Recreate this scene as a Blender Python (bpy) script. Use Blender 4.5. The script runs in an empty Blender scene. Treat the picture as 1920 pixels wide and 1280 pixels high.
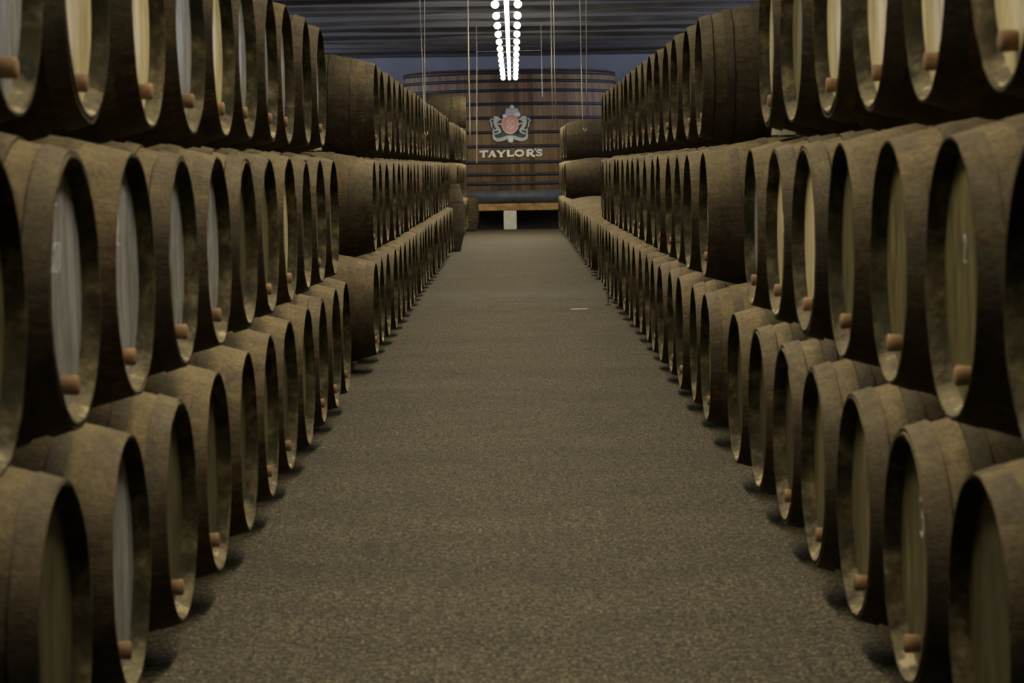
import bpy, bmesh, math, random
from mathutils import Vector, Matrix
random.seed(7)
PI = math.pi
C = bpy.context.scene.collection
SC = bpy.context.scene

# ------------------------------------------------------------------ camera, world, exposure
EYE = 1.57
F = 4500.0                                   # focal length in pixels of a 1920 wide frame
ROLL = 0.016
cam_d = bpy.data.cameras.new('camera')
cam = bpy.data.objects.new('camera', cam_d); C.objects.link(cam)
cam_d.sensor_width = 36.0
cam_d.lens = F / 1920 * 36.0
cam_d.clip_start = 0.05; cam_d.clip_end = 300
fwd = Vector((-7 / F, math.cos(math.atan(328 / F)), -math.sin(math.atan(328 / F)))).normalized()
r0 = fwd.cross(Vector((0, 0, 1))).normalized()
u0 = r0.cross(fwd).normalized()
cr, sr = math.cos(ROLL), math.sin(ROLL)
right = r0 * cr - u0 * sr
up = r0 * sr + u0 * cr
M = Matrix((right, up, -fwd)).transposed().to_4x4()
M.translation = Vector((0, 0, EYE))
cam.matrix_world = M
cam_d.dof.use_dof = True
cam_d.dof.focus_distance = 22.0
cam_d.dof.aperture_fstop = 6.2
SC.camera = cam

w = bpy.data.worlds.new('cellar_dark'); SC.world = w; w.use_nodes = True
w.node_tree.nodes['Background'].inputs[0].default_value = (0.35, 0.38, 0.5, 1)
w.node_tree.nodes['Background'].inputs[1].default_value = 0.005
SC.view_settings.view_transform = 'Standard'
SC.view_settings.look = 'None'
SC.view_settings.gamma = 1
SC.view_settings.use_curve_mapping = False
SC.view_settings.exposure = 0.0

LAMP_W = 38.0            # watts of each light in the row above the aisle
LAMP_Z = EYE + 2.05
LAMP_STEP = 2.3
LAMP_FAR = 57.0
LAMP_NEAR = 4.0

# ------------------------------------------------------------------ material helpers
def newmat(name):
    m = bpy.data.materials.new(name); m.use_nodes = True
    nt = m.node_tree
    b = nt.nodes['Principled BSDF']
    return m, nt, b
def N(nt, typ, **kw):
    n = nt.nodes.new(typ)
    for k, v in kw.items():
        if k.startswith('i_'):
            n.inputs[int(k[2:])].default_value = v
        else:
            setattr(n, k, v)
    return n
def ramp(nt, stops, src=None):
    r = nt.nodes.new('ShaderNodeValToRGB')
    e = r.color_ramp.elements
    while len(e) < len(stops): e.new(0.5)
    for i, (p, c) in enumerate(stops):
        e[i].position = p; e[i].color = (c[0], c[1], c[2], 1)
    if src is not None: nt.links.new(src, r.inputs[0])
    return r
def math_n(nt, op, a, b=None, c=None):
    n = nt.nodes.new('ShaderNodeMath'); n.operation = op
    for i, v in enumerate((a, b, c)):
        if v is None: continue
        if isinstance(v, (int, float)): n.inputs[i].default_value = v
        else: nt.links.new(v, n.inputs[i])
    return n.outputs[0]
def mixc(nt, fac, a, b, blend='MIX'):
    n = nt.nodes.new('ShaderNodeMix'); n.data_type = 'RGBA'; n.blend_type = blend
    for i, v in ((0, fac), (6, a), (7, b)):
        if isinstance(v, (int, float)): n.inputs[i].default_value = v
        elif isinstance(v, tuple): n.inputs[i].default_value = (v[0], v[1], v[2], 1)
        else: nt.links.new(v, n.inputs[i])
    return n.outputs[2]
def noise(nt, vec, scale, detail=4, rough=0.6):
    n = nt.nodes.new('ShaderNodeTexNoise'); n.inputs['Scale'].default_value = scale
    n.inputs['Detail'].default_value = detail; n.inputs['Roughness'].default_value = rough
    if vec is not None: nt.links.new(vec, n.inputs['Vector'])
    return n.outputs['Fac']
def coords(nt, scale=(1, 1, 1), rnd=True, kind='Object'):
    tc = nt.nodes.new('ShaderNodeTexCoord')
    mp = nt.nodes.new('ShaderNodeMapping'); mp.inputs['Scale'].default_value = scale
    nt.links.new(tc.outputs[kind], mp.inputs['Vector'])
    if rnd:
        oi = nt.nodes.new('ShaderNodeObjectInfo')
        cb = nt.nodes.new('ShaderNodeCombineXYZ')
        nt.links.new(math_n(nt, 'MULTIPLY', oi.outputs['Random'], 37.0), cb.inputs[0])
        nt.links.new(math_n(nt, 'MULTIPLY', oi.outputs['Random'], 91.0), cb.inputs[1])
        nt.links.new(cb.outputs[0], mp.inputs['Location'])
    return mp.outputs[0]
def bump(nt, b, h, dist=0.01, strength=0.6):
    bm_ = nt.nodes.new('ShaderNodeBump'); bm_.inputs['Distance'].default_value = dist
    bm_.inputs['Strength'].default_value = strength
    nt.links.new(h, bm_.inputs['Height']); nt.links.new(bm_.outputs[0], b.inputs['Normal'])

def mat_simple(name, col, rough=0.7, metal=0.0, var=0.25, scale=8, bmp=0.004):
    m, nt, b = newmat(name)
    v = coords(nt)
    n1 = noise(nt, v, scale)
    lo = tuple(c * (1 - var) for c in col); hi = tuple(min(1, c * (1 + var)) for c in col)
    r = ramp(nt, [(0.3, lo), (0.7, hi)], n1)
    nt.links.new(r.outputs[0], b.inputs['Base Color'])
    b.inputs['Roughness'].default_value = rough; b.inputs['Metallic'].default_value = metal
    if bmp: bump(nt, b, noise(nt, v, scale * 5), bmp)
    return m

def mat_staves(name='dusty_oak_staves', gain=0.2):
    m, nt, b = newmat(name)
    tc = nt.nodes.new('ShaderNodeTexCoord'); oi = nt.nodes.new('ShaderNodeObjectInfo')
    sp = nt.nodes.new('ShaderNodeSeparateXYZ'); nt.links.new(tc.outputs['Object'], sp.inputs[0])
    ang = math_n(nt, 'ARCTAN2', sp.outputs[1], sp.outputs[2])
    k = math_n(nt, 'MULTIPLY', ang, 28 / (2 * PI))
    idx = math_n(nt, 'FLOOR', k)
    wn = nt.nodes.new('ShaderNodeTexWhiteNoise'); wn.noise_dimensions = '2D'
    cb = nt.nodes.new('ShaderNodeCombineXYZ'); nt.links.new(idx, cb.inputs[0])
    nt.links.new(math_n(nt, 'MULTIPLY', oi.outputs['Random'], 50), cb.inputs[1])
    nt.links.new(cb.outputs[0], wn.inputs['Vector'])
    v = coords(nt, (1, 5, 5)); v2 = coords(nt, (1, 1, 1))
    grain = noise(nt, v, 9, 5, 0.65)
    blot = noise(nt, v2, 3.2, 4, 0.6)
    # rings: weathering differs from one hoop bay to the next
    ring_v = nt.nodes.new('ShaderNodeCombineXYZ'); nt.links.new(sp.outputs[0], ring_v.inputs[0])
    nt.links.new(math_n(nt, 'MULTIPLY', oi.outputs['Random'], 23), ring_v.inputs[1])
    rings = noise(nt, ring_v.outputs[0], 11, 2, 0.5)
    base = ramp(nt, [(0.25, (0.018, 0.011, 0.005)), (0.5, (0.05, 0.031, 0.014)), (0.75, (0.1, 0.066, 0.031))], grain).outputs[0]
    stv = math_n(nt, 'MULTIPLY_ADD', wn.outputs[0], 0.22, 0.89)
    rr = math_n(nt, 'MULTIPLY_ADD', rings, 1.5, 0.25)
    br = math_n(nt, 'MULTIPLY_ADD', oi.outputs['Random'], 0.35, 0.82)
    fac = math_n(nt, 'MULTIPLY', math_n(nt, 'MULTIPLY', stv, rr), br)
    sc = nt.nodes.new('ShaderNodeVectorMath'); sc.operation = 'SCALE'
    nt.links.new(base, sc.inputs[0]); nt.links.new(fac, sc.inputs['Scale'])
    mould = ramp(nt, [(0.44, (0, 0, 0)), (0.62, (1, 1, 1))], blot).outputs[0]
    mf = math_n(nt, 'MULTIPLY', mould, 0.6)
    c1 = mixc(nt, mf, sc.outputs[0], (0.042, 0.042, 0.02))
    # settled dust on everything that faces up
    g = nt.nodes.new('ShaderNodeNewGeometry'); gs = nt.nodes.new('ShaderNodeSeparateXYZ')
    nt.links.new(g.outputs['Normal'], gs.inputs[0])
    dn = noise(nt, v2, 14, 5, 0.7)
    d0 = math_n(nt, 'ADD', gs.outputs[2], math_n(nt, 'MULTIPLY_ADD', dn, 0.6, -0.3))
    up_pale = ramp(nt, [(0.1, (0, 0, 0)), (0.95, (1, 1, 1))], d0).outputs[0]
    c2 = mixc(nt, math_n(nt, 'MULTIPLY', up_pale, 0.74), c1, (0.17, 0.13, 0.068))
    # joints between staves
    fr = math_n(nt, 'ABSOLUTE', math_n(nt, 'SUBTRACT', math_n(nt, 'FRACT', k), 0.5))
    jt = math_n(nt, 'GREATER_THAN', fr, 0.475)
    c3 = mixc(nt, math_n(nt, 'MULTIPLY', jt, 0.3), c2, (0.03, 0.022, 0.014))
    spk = math_n(nt, 'MULTIPLY_ADD', noise(nt, v2, 70, 3, .8), 2.0, 0.0)
    big = math_n(nt, 'MULTIPLY_ADD', noise(nt, v2, 5.5, 5, .7), 1.6, gain)
    sc3 = nt.nodes.new('ShaderNodeVectorMath'); sc3.operation = 'SCALE'
    nt.links.new(c3, sc3.inputs[0]); nt.links.new(math_n(nt, 'MULTIPLY', spk, big), sc3.inputs['Scale'])
    nt.links.new(sc3.outputs[0], b.inputs['Base Color'])
    b.inputs['Roughness'].default_value = 0.86
    b.inputs['Specular IOR Level'].default_value = 0.25
    h = math_n(nt, 'ADD', noise(nt, v, 26, 5, 0.7), math_n(nt, 'MULTIPLY', jt, -1.2))
    bump(nt, b, h, 0.006, 0.7)
    return m

def mat_chime():
    m, nt, b = newmat('chime_wood')
    v = coords(nt, (1, 1, 1))
    a = noise(nt, v, 8, 5, 0.7)
    r = ramp(nt, [(0.34, (0.006, 0.006, 0.002)), (0.5, (0.024, 0.019, 0.008)), (0.6, (0.058, 0.046, 0.022)), (0.75, (0.14, 0.115, 0.065))], a)
    g = nt.nodes.new('ShaderNodeNewGeometry'); gs = nt.nodes.new('ShaderNodeSeparateXYZ')
    nt.links.new(g.outputs['Normal'], gs.inputs[0])
    d0 = math_n(nt, 'ADD', gs.outputs[2], math_n(nt, 'MULTIPLY_ADD', noise(nt, v, 12, 4, .7), 0.8, -0.4))
    up_pale = ramp(nt, [(0.68, (0, 0, 0)), (0.95, (.4, .4, .4)), (1.15, (1, 1, 1))], d0).outputs[0]  # pale tone on upward faces: dusty, plus painted-in light from above
    c = mixc(nt, math_n(nt, 'MULTIPLY', up_pale, .8), r.outputs[0], (0.36, 0.3, 0.19))
    nt.links.new(c, b.inputs['Base Color']); b.inputs['Roughness'].default_value = 0.8; b.inputs['Specular IOR Level'].default_value = 0.12
    bump(nt, b, noise(nt, v, 40), 0.004)
    return m

def mat_head(name, lo, hi, rough, stain=(0.035, 0.032, 0.014), stain_amt=0.5):
    m, nt, b = newmat(name)
    oi = nt.nodes.new('ShaderNodeObjectInfo'); tc = nt.nodes.new('ShaderNodeTexCoord')
    sp = nt.nodes.new('ShaderNodeSeparateXYZ'); nt.links.new(tc.outputs['Object'], sp.inputs[0])
    k = math_n(nt, 'MULTIPLY', math_n(nt, 'ADD', sp.outputs[1], 2.04), 8.3)
    wn = nt.nodes.new('ShaderNodeTexWhiteNoise'); wn.noise_dimensions = '2D'
    cb = nt.nodes.new('ShaderNodeCombineXYZ'); nt.links.new(math_n(nt, 'FLOOR', k), cb.inputs[0])
    nt.links.new(math_n(nt, 'MULTIPLY', oi.outputs['Random'], 50), cb.inputs[1])
    nt.links.new(cb.outputs[0], wn.inputs['Vector'])
    v = coords(nt, (1, 9, 0.9)); v2 = coords(nt, (1, 2.2, 0.8))
    g = noise(nt, v, 5, 5, 0.7)
    c = ramp(nt, [(0.36, lo), (0.66, hi)], g).outputs[0]
    sc = nt.nodes.new('ShaderNodeVectorMath'); sc.operation = 'SCALE'
    nt.links.new(c, sc.inputs[0]); nt.links.new(math_n(nt, 'MULTIPLY_ADD', wn.outputs[0], 0.25, 0.82), sc.inputs['Scale'])
    st = ramp(nt, [(0.48, (0, 0, 0)), (0.68, (1, 1, 1))], noise(nt, v2, 4.5, 4, 0.6)).outputs[0]
    c2 = mixc(nt, math_n(nt, 'MULTIPLY', st, stain_amt), sc.outputs[0], stain)
    fr = math_n(nt, 'ABSOLUTE', math_n(nt, 'SUBTRACT', math_n(nt, 'FRACT', k), 0.5))
    jt = math_n(nt, 'GREATER_THAN', fr, 0.48)
    c3 = mixc(nt, math_n(nt, 'MULTIPLY', jt, 0.6), c2, (0.04, 0.035, 0.02))
    nt.links.new(c3, b.inputs['Base Color'])
    b.inputs['Roughness'].default_value = rough
    bump(nt, b, math_n(nt, 'ADD', noise(nt, v, 14), math_n(nt, 'MULTIPLY', jt, -1)), 0.003, 0.6)
    return m

M_STAVE = mat_staves()
M_CHIME = mat_chime()
M_HEADS = {
    'cream': mat_head('cream_painted_head', (0.5, 0.42, 0.23), (0.68, 0.59, 0.37), 0.24, stain_amt=0.35),
    'grey': mat_head('blue_grey_painted_head', (0.17, 0.17, 0.175), (0.36, 0.36, 0.365), 0.24, stain_amt=0.35),
    'olive': mat_head('mossy_olive_head', (0.035, 0.028, 0.010), (0.2, 0.175, 0.07), 0.42, stain_amt=0.6),
    'dark': mat_head('weathered_dim_head', (0.014, 0.010, 0.005), (0.1, 0.084, 0.034), 0.45, stain_amt=0.6),  # also darkens bottom-tier heads to paint in the weaker light there
}
M_HOOP = mat_staves('dust_covered_iron_hoop', -0.08)
_b = M_HOOP.node_tree.nodes['Principled BSDF']; _b.inputs['Roughness'].default_value = 0.7
M_BUNG = mat_simple('orange_brown_cork', (0.17, 0.095, 0.042), 0.8, var=0.4, scale=20)
M_CHALK = mat_simple('chalk_paint', (0.36, 0.42, 0.41), 0.8, var=0.25, scale=60, bmp=0)
M_RAIL = mat_simple('dark_timber_rail', (0.03, 0.023, 0.017), 0.85)
M_WEDGE = mat_simple('grey_wood_wedge', (0.2, 0.19, 0.14), 0.85)

# ------------------------------------------------------------------ object helpers
def link(name, me, mat, parent=None):
    o = bpy.data.objects.new(name, me); C.objects.link(o)
    if mat is not None and not me.materials: 
        for mm in (mat if isinstance(mat, (list, tuple)) else [mat]): me.materials.append(mm)
    if parent is not None: o.parent = parent
    return o
def from_bm(name, bm, mat, parent=None, smooth=False):
    bmesh.ops.recalc_face_normals(bm, faces=bm.faces)
    me = bpy.data.meshes.new(name); bm.to_mesh(me); bm.free()
    if smooth:
        for p in me.polygons: p.use_smooth = True
    return link(name, me, mat, parent)
def empty(name, loc, label, cat, group=None, rz=0):
    o = bpy.data.objects.new(name, None); C.objects.link(o)
    o.empty_display_size = 0.1
    o.location = loc; o.rotation_euler = (0, 0, rz)
    return tag(o, label, cat, group)
def tag(o, label, cat, group=None):
    o['label'] = label; o['category'] = cat
    if group: o['group'] = group
    return o
def struct(o):
    o['kind'] = 'structure'; return o
def add_box(bm, x0, x1, y0, y1, z0, z1, mi=0):
    vs = [bm.verts.new(p) for p in ((x0, y0, z0), (x1, y0, z0), (x1, y1, z0), (x0, y1, z0), (x0, y0, z1), (x1, y0, z1), (x1, y1, z1), (x0, y1, z1))]
    for f in ((0, 3, 2, 1), (4, 5, 6, 7), (0, 1, 5, 4), (1, 2, 6, 5), (2, 3, 7, 6), (3, 0, 4, 7)):
        fa = bm.faces.new([vs[i] for i in f]); fa.material_index = mi
def add_tube(bm, pts, r, seg=8, cap=True):
    rings = []
    for i, p in enumerate(pts):
        p = Vector(p)
        a = Vector(pts[max(0, i - 1)]); b_ = Vector(pts[min(len(pts) - 1, i + 1)])
        t = (b_ - a).normalized()
        n = t.orthogonal().normalized() if i == 0 else (pn - t * pn.dot(t)).normalized()
        pn = n
        bb = t.cross(n)
        rr = r[i] if isinstance(r, (list, tuple)) else r
        rings.append([bm.verts.new(p + (n * math.cos(2 * PI * k / seg) + bb * math.sin(2 * PI * k / seg)) * rr) for k in range(seg)])
    for a, b_ in zip(rings, rings[1:]):
        for k in range(seg):
            bm.faces.new((a[k], a[(k + 1) % seg], b_[(k + 1) % seg], b_[k]))
    if cap:
        bm.faces.new(rings[0][::-1]); bm.faces.new(rings[-1])
def lathe_x(bm, prof, seg, rfun=None, mats=None, closed=False):
    """revolve (x, r) points about the X axis; rfun(k, i) gives (dx, dr)"""
    rings = []
    for i, (x, r) in enumerate(prof):
        if r < 1e-6:
            rings.append([bm.verts.new((x, 0, 0))]); continue
        ring = []
        for k in range(seg):
            dx, dr = rfun(k, i) if rfun else (0, 0)
            a = 2 * PI * k / seg
            ring.append(bm.verts.new((x + dx, (r + dr) * math.sin(a), (r + dr) * math.cos(a))))
        rings.append(ring)
    prs = list(zip(range(len(rings)), list(range(1, len(rings))) + ([0] if closed else [])))
    for i, j in prs:
        a, b_ = rings[i], rings[j]
        for k in range(seg):
            k2 = (k + 1) % seg
            if len(a) == 1 and len(b_) == 1: continue
            if len(a) == 1: f = bm.faces.new((a[0], b_[k], b_[k2]))
            elif len(b_) == 1: f = bm.faces.new((a[k], a[k2], b_[0]))
            else: f = bm.faces.new((a[k], a[k2], b_[k2], b_[k]))
            if mats: f.material_index = mats[i]
            f.smooth = True

def sharpen(bm, deg=28):
    for e in bm.edges:
        if len(e.link_faces) == 2 and e.calc_face_angle(0) > math.radians(deg): e.smooth = False
# ------------------------------------------------------------------ barrels
BL = 1.30; BR = 0.455; HR = 0.350; REC = 0.047
def prof_r(x, hr=HR):
    return BR - (BR - hr) * (abs(x) / (BL / 2)) ** 2
def body_mesh(seed):
    rng = random.Random(seed)
    hr = HR + (seed % 5 - 2) * 0.004
    bm = bmesh.new(); seg = 84
    h = BL / 2; t = 0.024
    xs = [h, h - .02, h - .09, h - .2, h - .34, h - .5, 0, -h + .5, -h + .34, -h + .2, -h + .09, -h]
    prof = [(h - REC - .03, hr - t - .006), (h - .03, hr - t + .004), (h, hr - .008)]
    mats = [1, 1, 1]
    for x in xs:
        prof.append((x, prof_r(x, hr))); mats.append(0)
    prof += [(-h, hr - t), (-h + REC + .03, hr - t - .006)]; mats[-1] = 1; mats += [1, 1]
    st = [rng.uniform(-.0006, .0006) for _ in range(28)]
    sr_ = [rng.uniform(-.0016, .0016) for _ in range(28)]
    chip = {rng.randrange(28): rng.uniform(.001, .0022) for _ in range(3)}
    def rf(k, i):
        s = (k // 3) % 28
        dx = 0
        if i in (2, 3): dx = st[s] - chip.get(s, 0)
        return dx, sr_[s] + (-.0012 if k % 3 == 0 and 3 <= i < 3 + len(xs) else 0)
    lathe_x(bm, prof, seg, rf, mats)
    bmesh.ops.recalc_face_normals(bm, faces=bm.faces)
    sharpen(bm); me = bpy.data.meshes.new('body'); bm.to_mesh(me); bm.free()
    me.materials.append(M_STAVE); me.materials.append(M_CHIME)
    return me
def hoop_mesh(x0, x1, seed):
    rng = random.Random(seed)
    bm = bmesh.new()
    o = .0048
    prof = [(x0, prof_r(x0) - .004), (x0, prof_r(x0) + o), (x1, prof_r(x1) + o), (x1, prof_r(x1) - .004)]
    ph = rng.uniform(0, 6)
    wob = lambda k, i: (.002 * math.sin(k * 2 * PI / 84 * 5 + ph), .0012 * math.sin(k * 2 * PI / 84 * 9 + ph))
    lathe_x(bm, prof, 84, wob, None, closed=True)
    bmesh.ops.recalc_face_normals(bm, faces=bm.faces)
    sharpen(bm); me = bpy.data.meshes.new('hoop'); bm.to_mesh(me); bm.free(); me.materials.append(M_HOOP)
    return me
def head_mesh():
    bm = bmesh.new(); h = BL / 2
    prof = [(h - REC, 0), (h - REC, .31), (h - REC - .002, .333), (h - REC - .022, .333), (h - REC - .022, 0)]
    lathe_x(bm, prof, 64)
    for f in bm.faces: f.smooth = False
    bmesh.ops.recalc_face_normals(bm, faces=bm.faces)
    me = bpy.data.meshes.new('head'); bm.to_mesh(me); bm.free(); me.materials.append(M_HEADS['olive'])
    return me
def back_head_mesh():
    bm = bmesh.new(); h = -BL / 2
    lathe_x(bm, [(h + REC, 0), (h + REC, .333), (h + REC + .022, .333), (h + REC + .022, 0)], 48)
    for f in bm.faces: f.smooth = False
    bmesh.ops.recalc_face_normals(bm, faces=bm.faces)
    me = bpy.data.meshes.new('back_head'); bm.to_mesh(me); bm.free(); me.materials.append(M_HEADS['dark'])
    return me
def bung_mesh():
    bm = bmesh.new(); h = BL / 2 - REC
    lathe_x(bm, [(h - .01, 0), (h - .01, .023), (h + .03, .0265), (h + .038, .0265), (h + .042, .023), (h + .042, 0)], 20)
    for f in bm.faces: f.smooth = abs(f.normal.x) < .7
    bmesh.ops.recalc_face_normals(bm, faces=bm.faces)
    me = bpy.data.meshes.new('bung'); bm.to_mesh(me); bm.free(); me.materials.append(M_BUNG)
    return me
BODIES = [body_mesh(s) for s in range(5)]
h_ = BL / 2
HOOPS = [hoop_mesh(h_ - .003, h_ - .066, 1), hoop_mesh(h_ - .135, h_ - .185, 2), hoop_mesh(h_ - .31, h_ - .36, 3),
         hoop_mesh(-h_ + .36, -h_ + .31, 4), hoop_mesh(-h_ + .185, -h_ + .135, 5), hoop_mesh(-h_ + .068, -h_ + .012, 6)]
HEAD = head_mesh(); BACK = back_head_mesh(); BUNG = bung_mesh()

def part(root, name, me, loc=(0, 0, BR), rx=0.0, mat=None):
    o = bpy.data.objects.new(name, me); C.objects.link(o); o.parent = root
    o.location = loc; o.rotation_euler = (rx, 0, 0)
    if mat is not None:
        o.material_slots[0].link = 'OBJECT'; o.material_slots[0].material = mat
    return o

ORD = 'zero first second third fourth fifth sixth seventh eighth ninth tenth eleventh twelfth thirteenth fourteenth fifteenth sixteenth seventeenth eighteenth nineteenth twentieth twenty-first twenty-second twenty-third twenty-fourth twenty-fifth twenty-sixth'.split()
LOOK = {'cream': 'cream headed', 'grey': 'grey headed', 'olive': 'olive headed', 'dark': 'dark headed'}
rb = random.Random(21)
def barrel(side, A, Y, zc, label, group, head='olive', bung=True, bang=None, full=True, yaw=None):
    """side -1 left, +1 right; A distance of the rim from the aisle axis"""
    x = side * (A + BL / 2)
    root = empty('oak_barrel', (x, Y, zc - BR), label, 'barrel', group, rz=(0 if side < 0 else PI) + (yaw if yaw is not None else math.radians(rb.uniform(-.7, .7))))
    part(root, 'body', rb.choice(BODIES), rx=rb.randrange(28) * 2 * PI / 28)
    part(root, 'head', HEAD, mat=M_HEADS[head])
    a = bang if bang is not None else rb.uniform(-.25, .25)
    if bung:
        part(root, 'bung', BUNG, loc=(0, .245 * math.sin(a), BR - .245 * math.cos(a)))
    if full:
        for k, hm in enumerate(HOOPS): part(root, 'hoop', hm, rx=rb.uniform(0, 6.28))
        part(root, 'back_head', BACK)
    return root

BARRELS = {}
TIERN = {'low': 'bottom', 'mid': 'middle', 'top': 'top'}
def row(side, block, tier, ys, As, zc, heads, bungs, full=True, frm='near'):
    sd = 'left' if side < 0 else 'right'
    blk = {1: 'nearest', 2: 'second', 3: 'farthest'}[block]
    grp = f'barrels in the {TIERN[tier]} tier of the {blk} {sd} stack'
    n = len(ys); out = []
    for i, y in enumerate(ys):
        hd = heads[i % len(heads)]; bg = bungs[i % len(bungs)]
        A = As[i] if isinstance(As, (list, tuple)) else As + rb.uniform(-.012, .012)
        k = i + 1
        if k <= (n + 1) // 2 or n < 3:
            pos = ('nearest the camera' if k == 1 else f'{ORD[k]} from the camera')
        else:
            j = n - i
            pos = ('at the far end' if j == 1 else f'{ORD[j]} from far end')
        peg = 'with peg' if bg else 'without peg'
        if block == 1:
            lab = f'{LOOK[hd]} barrel {peg}, {pos}, {TIERN[tier]} tier of {blk} {sd} stack'
        else:
            lab = f'dusty brown barrel, {pos}, {TIERN[tier]} tier of {blk} {sd} stack'
        dz = rb.uniform(0, .004)
        out.append(barrel(side, A, y, zc + dz, lab, grp, hd, bool(bg), full=full))
    BARRELS[(side, block, tier)] = out
    return out
ZL = .487; ZM_L = 1.268; ZT_L = 2.06; ZM_R = 1.273; ZT_R = 2.078
def aa(ys, y1): return [y / q for y, q in zip(ys, y1)]
# nearest left stack
yl = [5.65 + .98 * i for i in range(11)]
row(-1, 1, 'low', yl, aa(yl, [5.24, 6.15, 7.1, 8.0, 8.91, 9.75, 10.59, 11.55, 12.44, 13.38, 14.2]), ZL,
    ['dark', 'grey', 'dark', 'dark', 'dark', 'olive', 'dark', 'olive', 'dark', 'olive', 'olive'], [0, 1, 1, 1, 0, 1, 1, 0, 1, 1, 1])  # mostly dark heads: weaker light low down put into the colour
ym = [6.14 + .98 * i for i in range(-1, 10)]
row(-1, 1, 'mid', ym, aa(ym, [4.6, 5.48, 6.35, 7.28, 8.16, 9.05, 9.89, 10.77, 11.63, 12.48, 13.42]), ZM_L,
    ['olive', 'grey', 'grey', 'grey', 'grey', 'dark', 'olive', 'cream', 'olive', 'olive', 'olive'], [0, 1, 1, 1, 1, 0, 1, 1, 0, 1, 0])
yt = [5.65 + .98 * i for i in range(10)]
row(-1, 1, 'top', yt, aa(yt, [4.88, 5.73, 6.69, 7.57, 8.42, 9.19, 10.07, 10.8, 11.8, 12.7]), ZT_L,
    ['grey', 'cream', 'cream', 'grey', 'cream', 'grey', 'grey', 'grey', 'olive', 'grey'], [1, 1, 1, 1, 1, 1, 1, 1, 0, 1])
# second left stack
HV = ['olive', 'dark', 'grey', 'olive', 'olive', 'cream', 'dark']
BV = [1, 0, 1, 0, 1, 0, 0, 1]
row(-1, 2, 'low', [18.6 + i for i in range(25)], 1.08, ZL, HV, BV)
row(-1, 2, 'mid', [19.1 + i for i in range(24)], 1.10, ZM_L, HV[2:] + HV[:2], BV)
row(-1, 2, 'top', [19.6 + i for i in range(23)], 1.10, ZT_L, ['grey', 'olive', 'cream', 'grey'], BV)
# farthest left stack
row(-1, 3, 'low', [49.4 + i for i in range(9)], 1.09, ZL, HV, [0], full=False)
row(-1, 3, 'mid', [46.9 + i for i in range(11)], 1.09, ZM_L, HV, [0], full=False)
row(-1, 3, 'top', [46.4 + i for i in range(12)], 1.10, ZT_L, HV, [0], full=False)
barrel(-1, 1.08, 56.9, ZT_L + .80, 'single dusty barrel lying alone above the top tier of the farthest left stack', 'barrels above the top tier', 'olive', False)
# nearest right stack
yl = [5.5 + i for i in range(7)]
row(1, 1, 'low', yl, aa(yl, [5.2, 6.19, 7.14, 8.1, 9.0, 9.97, 10.97]), ZL,
    ['dark', 'olive', 'olive', 'olive', 'dark', 'dark', 'dark'], [1, 1, 1, 1, 1, 0, 0])  # dark and olive heads: dimmer bottom tier put into the colour
ym = [5.0 + i for i in range(7)]
row(1, 1, 'mid', ym, aa(ym, [4.58, 5.52, 6.43, 7.36, 8.32, 9.23, 10.15]), ZM_R,
    ['dark', 'olive', 'olive', 'olive', 'cream', 'cream', 'grey'], [0, 1, 1, 1, 1, 1, 1])
yt = [5.5 + i for i in range(6)]
row(1, 1, 'top', yt, aa(yt, [4.94, 5.86, 6.76, 7.66, 8.64, 9.48]), ZT_R,
    ['cream', 'cream', 'cream', 'cream', 'olive', 'cream'], [1, 1, 1, 1, 0, 1])
# second right stack
row(1, 2, 'low', [13.4 + i for i in range(18)], 1.058, ZL, ['olive', 'dark', 'cream', 'olive'], [1, 0, 1, 1, 0])
row(1, 2, 'mid', [13.9 + i for i in range(17)], 1.087, ZM_R, ['grey', 'dark', 'olive'], [1, 0, 0, 1])
row(1, 2, 'top', [14.4 + i for i in range(16)], 1.112, ZT_R, ['olive', 'olive', 'dark'], [1, 1, 0, 1, 1])
# farthest right stack
row(1, 3, 'low', [33.2 + i for i in range(25)], 1.06, ZL, HV, [0], full=False)
row(1, 3, 'mid', [49.7 + i for i in range(8)], 1.09, ZM_R, HV, [0], full=False)
row(1, 3, 'top', [50.2 + i for i in range(7)], 1.12, ZT_R, HV, [0], full=False)

# casks standing on end beside the far left stacks
def standing(x, y, s, label):
    root = empty('oak_barrel', (x, y, 0), label, 'barrel')
    root.scale = (s, s, s)
    for nm, me in [('body', BODIES[1]), ('head', HEAD)] + [('hoop', hm) for hm in (HOOPS[0], HOOPS[2], HOOPS[3], HOOPS[5])]:
        o = part(root, nm, me, loc=(0, 0, BL / 2)); o.rotation_euler = (0, -PI / 2, 0)
    return root
standing(-1.35, 45.0, .97, 'big barrel standing upright between the second and farthest left stacks')
standing(-1.16, 59.0, .68, 'small barrel standing upright at the far end beside the vat, left')

# timber rails the bottom tiers lie on
def rail(x, y0, y1, label):
    bm = bmesh.new(); add_box(bm, -.05, .05, 0, y1 - y0, 0, .058)
    bmesh.ops.bevel(bm, geom=bm.edges[:], offset=.006, segments=1, affect='EDGES')
    o = from_bm('timber_rail', bm, M_RAIL); o.location = (x, y0, 0)
    tag(o, label, 'rail', 'rails under the barrels')
for sd, s, A, blocks in (('left', -1, 1.08, ((5.2, 15.9, 'nearest'), (18.1, 43.1, 'second'), (48.9, 57.9, 'farthest'))),
                         ('right', 1, 1.055, ((5.0, 12.0, 'nearest'), (12.9, 30.9, 'second'), (32.7, 57.7, 'farthest')))):
    for y0, y1, nm in blocks:
        for q, wh in ((.25, 'front'), (1.05, 'back')):
            rail(s * (A + q), y0, y1, f'dark timber rail under {wh} of the bottom barrels, {nm} {sd} stack')

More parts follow.
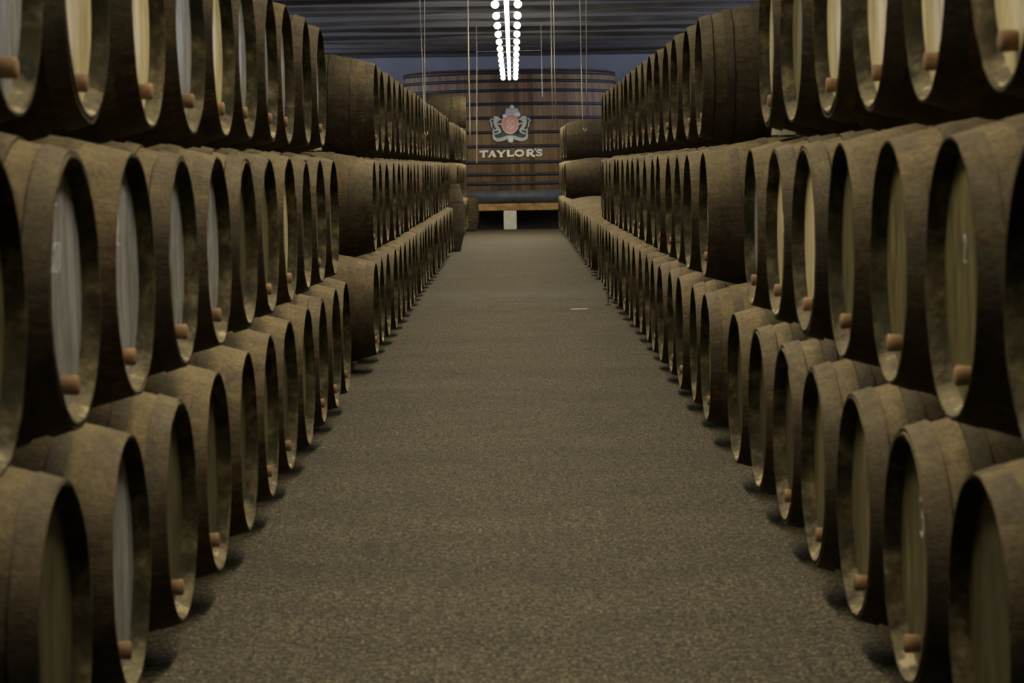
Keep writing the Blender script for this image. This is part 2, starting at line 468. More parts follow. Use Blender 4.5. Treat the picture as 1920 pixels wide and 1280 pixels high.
# wooden wedges chocking the upper barrels where a stack ends
def wedge(x, y, z, label, s=1.0):
    bm = bmesh.new()
    pts = [(-.14, 0), (.14, 0), (.05, .10), (0, .13), (-.06, .10)]
    a = [bm.verts.new((-.05, p[0] * s, p[1] * s)) for p in pts]; b_ = [bm.verts.new((.05, p[0] * s, p[1] * s)) for p in pts]
    bm.faces.new(a); bm.faces.new(b_[::-1])
    for i in range(5): bm.faces.new((a[i], b_[i], b_[(i + 1) % 5], a[(i + 1) % 5]))
    bmesh.ops.bevel(bm, geom=bm.edges[:], offset=.01, segments=2, affect='EDGES')
    o = from_bm('wooden_wedge', bm, M_WEDGE); o.location = (x, y, z)
    tag(o, label, 'wedge')
wedge(1.25, 11.05, ZM_R + .412, 'grey wooden wedge on the last middle barrel of the nearest right stack')
wedge(-1.25, 15.02, ZM_L + .412, 'grey wooden wedge on the last middle barrel of the nearest left stack')

# chalk figures on some heads
SEGS = {'2': [[(0, .8), (.15, 1), (.4, 1), (.55, .8), (.5, .55), (.05, 0), (.6, 0)]],
        '3': [[(0, 1), (.5, 1), (.25, .6), (.5, .5), (.55, .2), (.3, 0), (0, .1)]],
        '7': [[(0, 1), (.55, 1), (.2, 0)]],
        '1': [[(.1, .8), (.3, 1), (.3, 0)]],
        '.': [[(0, 0), (.08, .02)]]}
def chalk(root, txt, y, z, size, flip):
    bm = bmesh.new(); cx = 0
    for ch in txt:
        for st in SEGS[ch]:
            pts = []
            for (a, b_) in st:
                yy = (cx + a) * size * .8
                pts.append((BL / 2 - REC + .0012, y + yy, z + b_ * size))
            add_tube(bm, pts, size * .06, 6)
        cx += .85 if ch != '.' else .3
    hd = [c for c in root.children if c.name.startswith('head')][0]
    o = from_bm('chalk_mark', bm, M_CHALK, hd)
    o.scale = (.2, 1, 1); o.location = ((BL / 2 - REC) * .8, 0, 0)
    return o
chalk(BARRELS[(-1, 1, 'mid')][1], '327', -.10, .05, .07, 0)
chalk(BARRELS[(-1, 1, 'mid')][1], '2.', -.04, .22, .055, 0)
chalk(BARRELS[(-1, 1, 'mid')][2], '2', -.06, .09, .085, 0)
chalk(BARRELS[(1, 1, 'mid')][1], '2.', -.06, .04, .065, 0)
chalk(BARRELS[(1, 1, 'low')][1], '3', .0, .06, .10, 0)

# ------------------------------------------------------------------ the cellar shell
def mat_floor():
    m, nt, b = newmat('gritty_tarmac_floor')
    v = coords(nt, (1, 1, 1), rnd=False)
    fine = noise(nt, v, 75, 4, 0.8)
    mid_ = noise(nt, v, 3.0, 4, 0.6)
    grit = ramp(nt, [(0.38, (.35, .35, .35)), (0.62, (1.75, 1.75, 1.75))], noise(nt, v, 26, 3, 0.8)).outputs[0]
    vs = coords(nt, (0.25, 1.0, 1), rnd=False)
    big = noise(nt, vs, 0.9, 4, 0.6)
    c = ramp(nt, [(0.42, (0.004, 0.0032, 0.0015)), (0.5, (0.031, 0.0255, 0.0145)), (0.6, (0.172, 0.143, 0.088))], fine).outputs[0]
    t = math_n(nt, 'ADD', math_n(nt, 'MULTIPLY_ADD', mid_, 1.0, 0.2), math_n(nt, 'MULTIPLY_ADD', big, 0.9, -0.15))
    sc = nt.nodes.new('ShaderNodeVectorMath'); sc.operation = 'SCALE'
    nt.links.new(c, sc.inputs[0]); nt.links.new(math_n(nt, 'MULTIPLY', t, grit), sc.inputs['Scale'])
    # worn paler band where the cross passage meets the aisle
    tc = nt.nodes.new('ShaderNodeTexCoord'); sp = nt.nodes.new('ShaderNodeSeparateXYZ'); nt.links.new(tc.outputs['Object'], sp.inputs[0])
    yy = math_n(nt, 'ADD', sp.outputs[1], math_n(nt, 'MULTIPLY_ADD', mid_, 5.0, -2.5))
    band = math_n(nt, 'SUBTRACT', 1.0, math_n(nt, 'MULTIPLY', math_n(nt, 'ABSOLUTE', math_n(nt, 'SUBTRACT', yy, 29.5)), 0.55)); 
    bandc = nt.nodes.new('ShaderNodeClamp'); nt.links.new(band, bandc.inputs[0])
    c2 = mixc(nt, math_n(nt, 'MULTIPLY', bandc.outputs[0], 0.5), sc.outputs[0], (0.085, 0.078, 0.064))
    # sparse pale grains, their glint painted into the colour
    vo = nt.nodes.new('ShaderNodeTexVoronoi'); vo.inputs['Scale'].default_value = 9; nt.links.new(v, vo.inputs['Vector'])
    spk = math_n(nt, 'LESS_THAN', vo.outputs['Distance'], 0.035)
    c3 = mixc(nt, math_n(nt, 'MULTIPLY', spk, 0.6), c2, (0.5, 0.48, 0.4))
    nt.links.new(c3, b.inputs['Base Color'])
    b.inputs['Roughness'].default_value = 0.8; b.inputs['Specular IOR Level'].default_value = 0.3
    bump(nt, b, math_n(nt, 'ADD', fine, math_n(nt, 'MULTIPLY', mid_, 2.0)), 0.012, 0.9)
    return m
def grid(name, x0, x1, y0, y1, nx, ny, fz, mat):
    bm = bmesh.new(); vs = [[bm.verts.new((x0 + (x1 - x0) * i / nx, y0 + (y1 - y0) * j / ny, 0)) for i in range(nx + 1)] for j in range(ny + 1)]
    for r_ in vs:
        for v_ in r_: v_.co.z = fz(v_.co.x, v_.co.y)
    for j in range(ny):
        for i in range(nx): bm.faces.new((vs[j][i], vs[j][i + 1], vs[j + 1][i + 1], vs[j + 1][i]))
    return from_bm(name, bm, mat)
WX = 7.5; Y0 = -6.0; Y1 = 67.0; CZ = 4.62
bm = bmesh.new(); add_box(bm, -WX, WX, Y0, Y1, -.2, 0)
struct(from_bm('floor', bm, mat_floor()))
def mat_boards(name, lo, hi, along='x'):
    m, nt, b = newmat(name)
    v = coords(nt, (.25, 2.2, 1) if along == 'x' else (2.2, .25, 1), rnd=False)
    n1 = noise(nt, v, 1.6, 5, .6)
    r = ramp(nt, [(0.3, lo), (0.7, hi)], n1)
    nt.links.new(r.outputs[0], b.inputs['Base Color']); b.inputs['Roughness'].default_value = .8
    bump(nt, b, n1, .03)
    return m
M_CEIL = mat_boards('grey_ceiling_boards', (0.07, 0.07, 0.085), (0.36, 0.36, 0.42))
M_BEAM = mat_simple('dark_brown_beam', (0.035, 0.029, 0.024), 0.8, var=.4, scale=3)
M_BEAM2 = mat_simple('weathered_brown_beam', (0.11, 0.095, 0.085), 0.8, var=.45, scale=1.5)
M_WALLF = mat_simple('blue_grey_plaster', (0.34, 0.35, 0.41), 0.9, var=.12, scale=1.2)
M_WALLS = mat_simple('dark_stone_wall', (0.12, 0.115, 0.11), 0.9, var=.3, scale=2)
bm = bmesh.new(); add_box(bm, -WX, WX, Y0, Y1, CZ, CZ + .15); struct(from_bm('ceiling', bm, M_CEIL))
bm = bmesh.new(); add_box(bm, -WX, WX, Y1, Y1 + .3, -.2, CZ + .15); struct(from_bm('wall_back', bm, M_WALLF))
bm = bmesh.new(); add_box(bm, -WX, WX, Y0 - .3, Y0, -.2, CZ + .15); struct(from_bm('wall_front', bm, M_WALLS))
# side walls, each with an added glowing opening high near the far end
WY0, WY1, WZ0, WZ1 = 40.0, 65.0, 3.3, 4.4
for nm, s in (('left', -1), ('right', 1)):
    bm = bmesh.new()
    xa, xb = sorted((s * WX, s * (WX + .3)))
    add_box(bm, xa, xb, Y0, WY0, -.2, CZ + .15); add_box(bm, xa, xb, WY1, Y1, -.2, CZ + .15)
    add_box(bm, xa, xb, WY0, WY1, -.2, WZ0); add_box(bm, xa, xb, WY0, WY1, WZ1, CZ + .15)
    struct(from_bm('wall_' + nm, bm, M_WALLS))
m, nt, b = newmat('fill_panel_glow')
b.inputs['Base Color'].default_value = (.6, .65, .75, 1); b.inputs['Emission Color'].default_value = (.8, .84, 1, 1); b.inputs['Emission Strength'].default_value = 5.0  # added glow, unseen from the camera, gives the far ceiling bluish light
M_FILL = m
for i, s in enumerate((-1, 1)):
    bm = bmesh.new()
    x = s * (WX + .15)
    add_box(bm, x - .01, x + .01, WY0, WY1, WZ0, WZ1)
    fill_obj = struct(from_bm('window_%d' % (i + 1), bm, M_FILL))  # added light panel set in the side wall
    bm = bmesh.new()
    for k in range(8):
        yy = WY0 + .03 + (WY1 - WY0 - .06) * k / 7
        add_box(bm, x - .04, x + .04, yy - .03, yy + .03, WZ0, WZ1)
    add_box(bm, x - .04, x + .04, WY0, WY1, WZ0, WZ0 + .05); add_box(bm, x - .04, x + .04, WY0, WY1, WZ1 - .05, WZ1)
    from_bm('window_frame', bm, M_BEAM, fill_obj)

# rough roof timbers crossing the cellar: bent, uneven and of different depth
rt = random.Random(5)
y = -4.0; n = 0
while y < Y1 - 1.0:
    n += 1
    wd = rt.uniform(.16, .5); dp = rt.uniform(.03, .085)
    ph = rt.uniform(0, 6); amp = rt.uniform(.012, .04); tl = rt.uniform(-.004, .004)
    bm = bmesh.new(); rings = []
    for i in range(31):
        x = -WX + 2 * WX * i / 30
        dy = amp * 7 * math.sin(x * .6 + ph) + amp * 3 * math.sin(x * 1.9 + ph * 3) + tl * x * 16
        zb = CZ - dp + amp * .7 * math.sin(x * .9 + ph * 2) + amp * .3 * math.sin(x * 2.7 + ph)
        rings.append([bm.verts.new(p) for p in ((x, dy, CZ - .001), (x, dy, zb + .03), (x, dy + .03, zb), (x, dy + wd - .03, zb), (x, dy + wd, zb + .03), (x, dy + wd, CZ - .001))])
    for a, b_ in zip(rings, rings[1:]):
        for k in range(6): bm.faces.new((a[k], a[(k + 1) % 6], b_[(k + 1) % 6], b_[k]))
    bm.faces.new(rings[0]); bm.faces.new(rings[-1][::-1])
    o = struct(from_bm('trim_%d' % n, bm, M_BEAM if rt.random() < .55 else M_BEAM2, smooth=False)); o.location = (0, y, 0)
    y += rt.uniform(1.5, 3.0)

# ------------------------------------------------------------------ lamps above the aisle
m, nt, b = newmat('lit_lamp_glass')
b.inputs['Base Color'].default_value = (1, 1, 1, 1); b.inputs['Emission Color'].default_value = (1, .98, .86, 1); b.inputs['Emission Strength'].default_value = 22
M_LIT = m
M_HOUSE = mat_simple('grey_metal_housing', (.12, .12, .13), .4, var=.08)
M_WIRE = mat_simple('pale_steel_wire', (.55, .5, .42), .5, var=.2, scale=4, bmp=0)
def me_of(bm, name, mat):
    bmesh.ops.recalc_face_normals(bm, faces=bm.faces)
    me = bpy.data.meshes.new(name); bm.to_mesh(me); bm.free(); me.materials.append(mat); return me
LL = 2.1
bm = bmesh.new()
add_box(bm, -.035, .035, -LL / 2, LL / 2, .035, .075)
for yb in (0,): add_box(bm, -.145, .145, yb - .012, yb + .012, .045, .06)
bmesh.ops.bevel(bm, geom=bm.edges[:], offset=.004, segments=1, affect='EDGES')
ME_HOUSE = me_of(bm, 'housing', M_HOUSE)
bm = bmesh.new(); add_tube(bm, [(0, -LL / 2 + .03, .012), (0, LL / 2 - .03, .012)], .028, 12); ME_TUBE = me_of(bm, 'tube', M_LIT)
bm = bmesh.new(); bmesh.ops.create_uvsphere(bm, u_segments=16, v_segments=10, radius=.05); ME_BULB = me_of(bm, 'bulb', M_LIT)
bm = bmesh.new(); add_tube(bm, [(0, 0, .065), (0, 0, CZ - LAMP_Z)], .004, 6); ME_ROD = me_of(bm, 'suspension_rod', M_WIRE)
k = 0; yy = LAMP_FAR - LL / 2
spots = []
while yy > LAMP_NEAR:
    spots.append((yy, LAMP_Z)); yy -= LAMP_STEP
for yy, lz in spots:
    k += 1; up_part = lz == LAMP_Z
    j = k
    vis = yy > 29.5
    lab = (f'lit ceiling lamp hung over the aisle, ' + ('farthest of the row, before the vat' if k == 1 else f'{ORD[k]} from the far end of the row')) if vis else \
        'lit ceiling lamp hung over the aisle, above the nearer barrels and out of frame'
    root = empty('ceiling_lamp', (-.05, yy, lz), lab, 'lamp', 'row of lamps over the aisle')
    for nm, me, loc in (('housing', ME_HOUSE, (0, 0, 0)), ('tube', ME_TUBE, (0, 0, 0)),
                        ('bulb', ME_BULB, (-.145, 0, 0)), ('bulb', ME_BULB, (.145, 0, 0)),
                        ('suspension_rod', ME_ROD, (0, -.6, 0)), ('suspension_rod', ME_ROD, (0, .6, 0))):
        o = bpy.data.objects.new(nm, me); C.objects.link(o); o.parent = root; o.location = loc
        if nm == 'suspension_rod': o.scale = (1, 1, (CZ - lz) / (CZ - LAMP_Z))
    ld = bpy.data.lights.new('lamp_light', 'AREA'); ld.shape = 'RECTANGLE'; ld.size = .26; ld.size_y = LL - .1
    ld.energy = LAMP_W * (3.0 if yy > 53 else 1); ld.spread = math.radians(170 if yy > 53 else 118); ld.color = (1, .87, .6)
    if up_part:
        lu = ld.copy(); lu.energy = LAMP_W * .04; lu.spread = math.radians(175)
        l2 = bpy.data.objects.new('lamp_uplight', lu); C.objects.link(l2); l2.parent = root; l2.location = (0, 0, .09); l2.rotation_euler = (PI, 0, 0)
    lo = bpy.data.objects.new('lamp_light', ld); C.objects.link(lo); lo.parent = root; lo.location = (0, 0, -.05)

# ------------------------------------------------------------------ cords hanging from the roof
def px(x, y, Y):
    """world point at depth Y (along the aisle) seen at photo pixel x, y"""
    dx = (x - 960) / F; dy = -(y - 640) / F
    d = fwd + right * dx + up * dy
    return Vector((0, 0, EYE)) + d * (Y / d.y)
def cord(pixels, Y, r, label, hook=False):
    pts = [px(a, b_, Y) for a, b_ in pixels]
    t = (pts[0] - pts[1]); t = t / t.z
    pts.insert(0, Vector((pts[0].x, pts[0].y, CZ)) if CZ > pts[0].z else pts[0])
    base = Vector(pts[-1])
    bm = bmesh.new(); add_tube(bm, [p - base for p in pts], r, 8)
    o = from_bm('hanging_cord', bm, M_WIRE, smooth=True); o.location = base
    tag(o, label, 'cord', 'cords hanging over the aisle')
    if hook:
        bm = bmesh.new()
        add_tube(bm, [(0, 0, 0), (.004, 0, -.02), (.02, 0, -.035), (.035, 0, -.02), (.03, 0, 0)], r * .9, 6)
        h2 = from_bm('hook', bm, M_WIRE, o, smooth=True)
    return o
cord([(787, 5), (791, 100), (794, 190), (796, 247)], 26, .0045, 'thin pale hanging cord, leftmost of the cords over the aisle', True)
cord([(796, 5), (796, 100), (796.5, 190), (797.5, 220)], 26.4, .005, 'straight pale hanging cord just right of the leftmost cord')
cord([(877, 5), (878.5, 120), (881, 240), (881.5, 275)], 30, .008, 'thick pale cord hanging left of the lamps and beside the crest')
cord([(1033, 5), (1034.5, 120), (1036.5, 240)], 30, .0055, 'pale hanging cord just right of the lamps, left one of a close pair')
cord([(1038, 5), (1040, 120), (1042, 232)], 30.3, .0055, 'pale hanging cord right of the lamps, right one of a close pair')
cord([(1087.5, 5), (1090, 120), (1092, 215), (1094, 240)], 27, .0045, 'thin hanging cord at right with a hook over the far right barrels', True)
cord([(1099, 5), (1099.5, 90), (1099.5, 150), (1100, 205)], 27.3, .004, 'rightmost of the thin cords hanging over the aisle')

# faint hanging frame before the vat, under the lamps
fp = [px(894, 306, 52), px(894, 97, 52), px(1015, 94, 52), px(1017, 182, 52)]
bm = bmesh.new()
b0 = fp[0]
add_tube(bm, [p - b0 for p in fp], .008, 8)
o = from_bm('hanging_frame', bm, M_WIRE); o.location = b0
tag(o, 'faint wire frame hanging in front of the vat, beside the crest', 'frame')
bm = bmesh.new()
for p in (fp[1], fp[2]): add_tube(bm, [p - b0, Vector((p.x, p.y, CZ)) - b0], .006, 6)
from_bm('suspension_wire', bm, M_WIRE, o)

# ------------------------------------------------------------------ the great vat
VY = 60.0; VCX = -.06; PXM = 60.0 / F
def zpix(yp): return EYE + (312 - yp) * PXM
VR_T, VR_B = 2.74, 2.98
VZT = zpix(129); VZB = zpix(381)
VCY = VY + VR_B
def vr(z): return VR_B + (VR_T - VR_B) * (z - VZB) / (VZT - VZB)
def lathe_z(bm, prof, seg, smooth=True, closed=False):
    rings = [[bm.verts.new((r * math.sin(2 * PI * k / seg), -r * math.cos(2 * PI * k / seg), z)) for k in range(seg)] for r, z in prof]
    prs = list(zip(rings, rings[1:] + ([rings[0]] if closed else [])))
    if not closed: prs = list(zip(rings, rings[1:]))
    for a, b_ in prs:
        for k in range(seg):
            f = bm.faces.new((a[k], a[(k + 1) % seg], b_[(k + 1) % seg], b_[k])); f.smooth = smooth
    if not closed:
        bm.faces.new(rings[0]); bm.faces.new(rings[-1])
m, nt, b = newmat('vat_staves')
tc = nt.nodes.new('ShaderNodeTexCoord'); sp = nt.nodes.new('ShaderNodeSeparateXYZ'); nt.links.new(tc.outputs['Object'], sp.inputs[0])
ang = math_n(nt, 'ARCTAN2', sp.outputs[0], math_n(nt, 'MULTIPLY', sp.outputs[1], -1))
kk = math_n(nt, 'MULTIPLY', ang, 150 / (2 * PI))
wn = nt.nodes.new('ShaderNodeTexWhiteNoise'); wn.noise_dimensions = '1D'; nt.links.new(math_n(nt, 'FLOOR', kk), wn.inputs['W'])
v = coords(nt, (4, 4, .35), rnd=False); g = noise(nt, v, 4, 5, .6)
cst = ramp(nt, [(0, (.10, .06, .025)), (.3, (.20, .12, .045)), (.55, (.30, .2, .085)), (.75, (.26, .085, .035)), (1, (.38, .29, .15))], wn.outputs[0]).outputs[0]
cg = mixc(nt, .35, cst, ramp(nt, [(.3, (.09, .055, .03)), (.7, (.36, .25, .14))], g).outputs[0])
fr = math_n(nt, 'ABSOLUTE', math_n(nt, 'SUBTRACT', math_n(nt, 'FRACT', kk), .5))
cg = mixc(nt, math_n(nt, 'MULTIPLY', math_n(nt, 'GREATER_THAN', fr, .46), .6), cg, (.03, .02, .012))
nt.links.new(cg, b.inputs['Base Color']); b.inputs['Roughness'].default_value = .6
M_VAT = m
M_VHOOP = mat_simple('black_iron_vat_hoop', (.02, .022, .03), .55, var=.3)
M_VBAND = mat_simple('dark_blue_grey_band', (.06, .068, .08), .6, var=.35, scale=5)
M_GOLDB = mat_simple('golden_brown_timber', (.34, .2, .06), .6, var=.5, scale=4)
M_PIER = mat_simple('whitewashed_pier', (.6, .6, .5), .8, var=.12)
vat = empty('storage_vat', (VCX, VCY, VZB), 'giant dark wooden vat with black iron hoops standing at the end of the aisle', 'vat')
bm = bmesh.new()
lathe_z(bm, [(vr(VZB), 0), (vr(VZT - .12), VZT - VZB - .12), (VR_T - .015, VZT - VZB - .05), (VR_T - .07, VZT - VZB - .01), (VR_T - .16, VZT - VZB), (VR_T - .2, VZT - VZB - .06)], 150)
from_bm('body', bm, M_VAT, vat)
for yp, hw in ((136, 3.4), (152, 2.6), (170, 2.6), (195, 2.6), (221, 2.6), (248, 2.6), (274, 2.7), (304, 2.6), (326.5, 2.7), (343.5, 3.0)):
    z = zpix(yp) - VZB; hh = hw * PXM; r = vr(z + VZB)
    bm = bmesh.new(); hh *= 1.12
    lathe_z(bm, [(r - .01, z - hh), (r + .02, z - hh), (r + .018, z + hh), (r - .01, z + hh)], 120, closed=True)
    from_bm('hoop', bm, M_VHOOP, vat)
z0_, z1_ = zpix(379.5) - VZB, zpix(357) - VZB
bm = bmesh.new(); lathe_z(bm, [(vr(VZB) - .01, z0_), (vr(VZB) + .035, z0_), (vr(VZB) + .02, z1_), (vr(VZB) - .02, z1_)], 120, closed=True)
o = from_bm('base_band', bm, M_VBAND, vat); o['label'] = 'wide dark blue-grey band around the foot'

# timber cradle and piers
zb0, zb1 = zpix(394.5), VZB
bm = bmesh.new(); add_box(bm, -2.6, 2.6, -.12, .2, 0, zb1 - zb0 - .003)
bmesh.ops.bevel(bm, geom=bm.edges[:], offset=.015, segments=1, affect='EDGES')
o = from_bm('timber_beam', bm, M_GOLDB); o.location = (VCX, VY + .1, zb0)
tag(o, 'golden brown timber beam lying under the front of the vat', 'beam')
bm = bmesh.new(); add_box(bm, -2.75, 2.75, 0, 4.2, 0, VZB - .004)
o = from_bm('shade_block', bm, M_RAIL); o.location = (VCX, VY + .75, 0)  # added block that keeps the space under the vat black
tag(o, 'added dark block filling in the shade under the vat, behind the white pier', 'base')
def pier(x, y, wx, wy, mat, label, z1):
    bm = bmesh.new(); add_box(bm, -wx / 2, wx / 2, -wy / 2, wy / 2, 0, z1)
    bmesh.ops.bevel(bm, geom=bm.edges[:], offset=.012, segments=2, affect='EDGES')
    o = from_bm('support_pier', bm, mat); o.location = (x, y, 0); tag(o, label, 'pier')
pier((955 - 961.8) * PXM, VY + .12, 24 * PXM, .3, M_PIER, 'white painted pier under the middle of the vat front', zb0)
pier(-2.2, VY + .3, .4, .4, M_WALLS, 'dark pier under the left end of the front vat beam', zb0)
pier(2.1, VY + .3, .4, .4, M_WALLS, 'dark pier under the right end of the front vat beam', zb0)
# the dark block above fills in the shade under the vat
# ------------------------------------------------------------------ sign lettering and crest on the vat
M_SIGN = mat_simple('white_letter_paint', (.88, .88, .84), .35, var=.04, bmp=0)
M_SILV = mat_simple('silver_white_relief', (.62, .62, .58), .4, var=.15, scale=12, bmp=0.002)
M_BACKP = mat_simple('dark_green_plate', (.022, .05, .038), .5, var=.2)
M_RED = mat_simple('salmon_red_enamel', (.68, .17, .12), .35, var=.12, scale=6, bmp=0)
M_BLUEG = mat_simple('blue_grey_relief', (.42, .46, .56), .35, var=.25, scale=10, bmp=0.002)
M_GLINT = mat_simple('white_glint', (.9, .92, .88), .12, var=.02, bmp=0)  # white that paints in bright spots of light
def vp_(x, y, off=0.0):
    """point on the vat front for photo pixel (x, y)"""
    X = (x - 961.8 + (y - 312) * -ROLL * 0) * PXM; z = zpix(y)
    r = vr(z) + off
    return Vector((X, VCY - math.sqrt(max(.01, r * r - (X - VCX) ** 2)), z))
def slab_stroke(bm, pts, wpx, off, th):
    """flat raised ribbon through pixel points"""
    w_ = [wpx] * len(pts) if isinstance(wpx, (int, float)) else wpx
    L = []
    for i, (x, y) in enumerate(pts):
        a = pts[max(0, i - 1)]; b_ = pts[min(len(pts) - 1, i + 1)]
        tx, ty = b_[0] - a[0], b_[1] - a[1]; l = math.hypot(tx, ty) or 1
        nx, ny = -ty / l * w_[i] / 2, tx / l * w_[i] / 2
        L.append(((x + nx, y + ny), (x - nx, y - ny)))
    prev = None
    first = None
    for (p, q) in L:
        ring = [bm.verts.new(vp_(*p, off)), bm.verts.new(vp_(*q, off)), bm.verts.new(vp_(*q, off + th)), bm.verts.new(vp_(*p, off + th))]
        if prev:
            for k in range(4): bm.faces.new((prev[k], prev[(k + 1) % 4], ring[(k + 1) % 4], ring[k]))
        else: first = ring
        prev = ring
    bm.faces.new(first); bm.faces.new(prev[::-1])
def slab_poly(bm, pts, off, th):
    a = [bm.verts.new(vp_(x, y, off)) for x, y in pts]; b_ = [bm.verts.new(vp_(x, y, off + th)) for x, y in pts]
    bm.faces.new(a); bm.faces.new(b_[::-1])
    for i in range(len(pts)): bm.faces.new((a[i], a[(i + 1) % len(pts)], b_[(i + 1) % len(pts)], b_[i]))
Z9 = 9.844
def q(x, y): return (880 + x / Z9, 180 + y / Z9)
def ell(cx, cy, rx, ry, n=24, a0=0, a1=2 * PI):
    return [q(cx + rx * math.cos(a0 + (a1 - a0) * i / n), cy + ry * math.sin(a0 + (a1 - a0) * i / n)) for i in range(n)]
def S(*p): return [q(a, b_) for a, b_ in p]
W = lambda w: w / Z9
sign = empty('lettering_sign', vp_(960, 294), 'white raised TAYLOR\'S lettering fixed on the front of the vat below the crest', 'sign')
def place(bm, name, mat, root):
    loc = root.location if root.parent is None else root.parent.location
    for v_ in bm.verts: v_.co -= loc
    return from_bm(name, bm, mat, root)
TO, TT = .024, .03
letters = {
    'T': [([(195, 1018), (352, 1010)], 26), ([(270, 1010), (266, 1118)], 36), ([(238, 1117), (292, 1116)], 12), ([(202, 1008), (198, 1042)], 12), ([(346, 1004), (346, 1036)], 12)],
    'A': [([(428, 1003), (368, 1118)], 20), ([(425, 1003), (474, 1116)], 36), ([(392, 1084), (460, 1083)], 16), ([(342, 1117), (392, 1116)], 12), ([(444, 1116), (500, 1115)], 12)],
    'Y': [([(535, 1008), (596, 1072)], 34), ([(655, 1006), (592, 1072)], 20), ([(592, 1062), (590, 1116)], 36), ([(503, 1008), (562, 1007)], 12), ([(630, 1006), (680, 1005)], 12), ([(562, 1117), (620, 1116)], 12)],
    'L': [([(722, 1003), (722, 1112)], 36), ([(706, 1104), (826, 1102)], 24), ([(822, 1072), (822, 1112)], 14), ([(694, 1004), (750, 1003)], 12)],
    'O': [([(928 + 72 * math.cos(a * PI / 12), 1056 + 50 * math.sin(a * PI / 12)) for a in range(25)], 26)],
    'R': [([(1082, 998), (1082, 1112)], 38), ([(1078, 1002), (1150, 1000), (1178, 1018), (1176, 1040), (1150, 1056), (1090, 1058)], 24), ([(1120, 1058), (1160, 1096), (1212, 1122)], 32), ([(1056, 1114), (1108, 1113)], 12)],
    'apostrophe': [([(1222, 975), (1214, 1015)], [26, 8])],
    'S': [([(1345, 1020), (1310, 1002), (1265, 1004), (1248, 1024), (1270, 1046), (1318, 1058), (1340, 1080), (1318, 1104), (1275, 1108), (1236, 1090)], 24)],
}
for nm, strokes in letters.items():
    bm = bmesh.new()
    for pts, wd in strokes:
        slab_stroke(bm, S(*pts), W(wd) * 1.25 if not isinstance(wd, list) else [W(i) * 1.25 for i in wd], TO, TT)
    place(bm, 'letter' if nm != 'apostrophe' else 'apostrophe', M_SIGN, sign)

crest = empty('crest_sign', vp_(958, 267), 'silver and red coat of arms crest fixed on the vat above the lettering', 'crest')
CX = 765
bp = [(620, 300), (590, 370), (520, 360), (440, 360), (370, 430), (385, 520), (410, 600), (430, 680), (425, 760), (470, 830), (560, 858), (680, 835), (765, 850)]
bp = bp + [(2 * CX - x, y) for x, y in bp[-2::-1]] + [(940, 250), (870, 200), (805, 178), (735, 200), (680, 230)]
bm = bmesh.new(); slab_poly(bm, S(*bp), .022, .02); place(bm, 'backing_plate', M_BACKP, crest)
bm = bmesh.new(); slab_poly(bm, ell(CX, 520, 160, 185), .042, .018); place(bm, 'shield_border', M_SILV, crest)
bm = bmesh.new(); slab_poly(bm, ell(CX, 520, 138, 162), .060, .012)
shield = place(bm, 'shield', M_RED, crest)
bm = bmesh.new()
for dx, dy in ((-45, -50), (45, -50), (0, 0), (-45, 55), (45, 55), (0, 85)):
    slab_stroke(bm, S((CX + dx - 26, 520 + dy - 26), (CX + dx + 26, 520 + dy + 26)), W(14), .072, .006)
    slab_stroke(bm, S((CX + dx + 26, 520 + dy - 26), (CX + dx - 26, 520 + dy + 26)), W(14), .073, .006)
place(bm, 'shield_charge', M_SILV, crest)
bm = bmesh.new(); slab_poly(bm, ell(805, 295, 128, 78), .056, .03); place(bm, 'helm', M_BLUEG, crest)
bm = bmesh.new()
slab_stroke(bm, S((690, 330), (720, 290), (805, 268), (890, 290), (925, 330)), W(20), .086, .012)
slab_stroke(bm, S((700, 360), (805, 330), (910, 360)), W(16), .086, .012)
for x in (720, 760, 805, 850, 890): slab_stroke(bm, S((x, 300), (805 + (x - 805) * 1.15, 225)), W(14), .086, .01)
place(bm, 'crown', M_SILV, crest)
def glint_ball(x, y, r):  # white balls added in place of bright light spots on the crest
    c = vp_(*q(x, y), .07)
    bm = bmesh.new(); bmesh.ops.create_uvsphere(bm, u_segments=16, v_segments=10, radius=r * PXM / Z9, matrix=Matrix.Translation(c))
    o = place(bm, 'glint_ball', M_GLINT, crest)
    for p in o.data.polygons: p.use_smooth = True
for x, y, r in ((805, 208, 40), (668, 375, 42), (900, 350, 56), (770, 822, 52)): glint_ball(x, y, r)
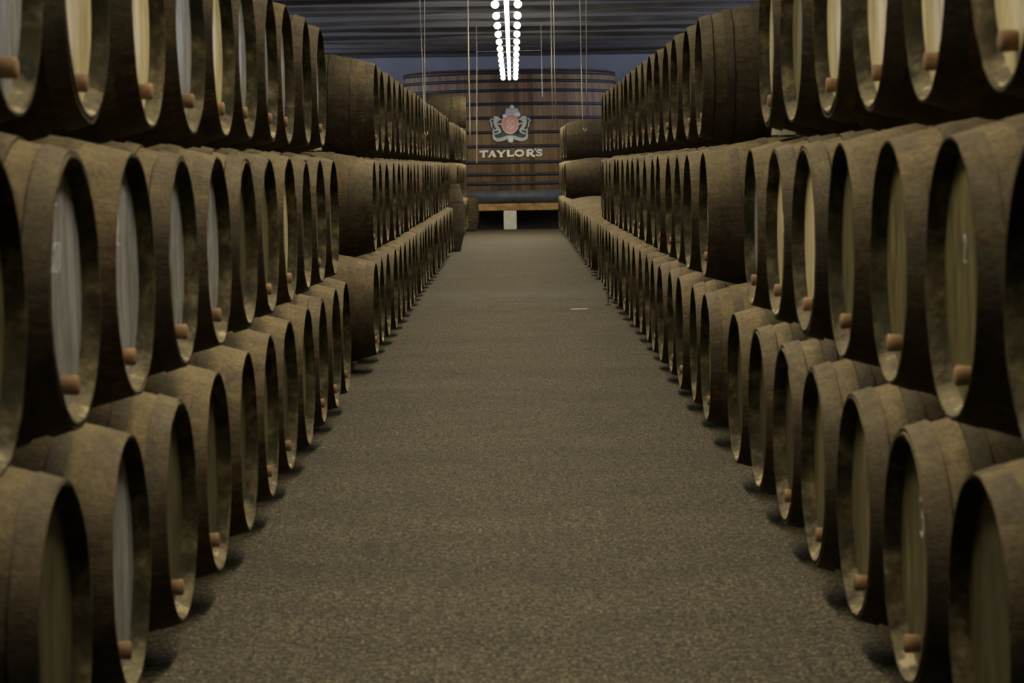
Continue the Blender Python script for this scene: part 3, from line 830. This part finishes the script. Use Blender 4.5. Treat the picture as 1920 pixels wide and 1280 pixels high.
for mir in (0, 1):
    f_ = (lambda x: 2 * CX - x) if mir else (lambda x: x)
    bm = bmesh.new()
    def st(pts, wd, o_=.046): slab_stroke(bm, [q(f_(a), b_) for a, b_ in pts], [W(i) for i in wd] if isinstance(wd, list) else W(wd), o_, .02)
    st([(460, 392), (500, 400), (545, 410), (580, 440)], [26, 60, 52, 24])
    st([(500, 400), (490, 470), (500, 540), (545, 600), (590, 650)], [40, 70, 62, 56, 30], .05)
    st([(520, 470), (560, 440), (612, 430)], [34, 26, 20], .058)
    st([(520, 520), (575, 510), (615, 540)], [34, 26, 18], .058)
    st([(560, 600), (500, 630), (462, 640)], [36, 28, 20], .058)
    st([(590, 650), (530, 690), (470, 700)], [34, 26, 22], .058)
    st([(440, 590), (418, 540), (425, 490), (392, 460), (420, 425), (460, 430)], [14, 22, 24, 24, 22, 12])
    st([(455, 600), (450, 660), (462, 720)], [18, 24, 20])
    place(bm, 'supporter', M_SILV, crest)
bm = bmesh.new()
slab_stroke(bm, S((452, 716), (470, 780), (520, 808), (600, 800), (690, 768), (765, 758), (840, 768), (930, 800), (1010, 808), (1060, 780), (1078, 716)),
            [W(i) for i in (30, 52, 62, 62, 60, 58, 60, 62, 62, 52, 30)], .048, .02)
ban = place(bm, 'banner', M_SILV, crest)
bm = bmesh.new()
for i in range(10):
    for s in (-1, 1):
        x = CX + s * (62 + i * 22); yv = 764 + 42 * min(1, (i / 8)) ** 1.2
        slab_stroke(bm, S((x, yv - 12), (x + 4, yv + 12)), W(6), .068, .004)
place(bm, 'banner_engraving', M_BACKP, ban)

# ------------------------------------------------------------------ small things on the floor
p = px(1086, 581, 26.2)
bm = bmesh.new(); add_box(bm, -.09, .09, -.012, .012, 0, .008)
bmesh.ops.bevel(bm, geom=bm.edges[:], offset=.003, segments=1, affect='EDGES')
o = from_bm('paint_stick', bm, mat_simple('off_white_strip', (.7, .66, .52), .6, var=.1)); o.location = (p.x, 26.2, 0); o.rotation_euler[2] = .04
tag(o, 'small off-white stick lying on the floor near the right barrels', 'stick')
bm = bmesh.new()
add_tube(bm, [(0, 0, .012), (-.004, 0, .3), (.012, .01, .62)], .007, 8)
o = from_bm('iron_rod', bm, mat_simple('dark_rusty_iron', (.05, .04, .035), .7)); o.location = (1.045, 26.9, 0)
tag(o, 'thin dark iron rod standing against the bottom barrels of the second right stack', 'rod')
bm = bmesh.new(); add_box(bm, -.03, .03, -.03, .03, 0, .014)
from_bm('foot_plate', bm, mat_simple('rust_red_iron', (.12, .05, .04), .7), o)
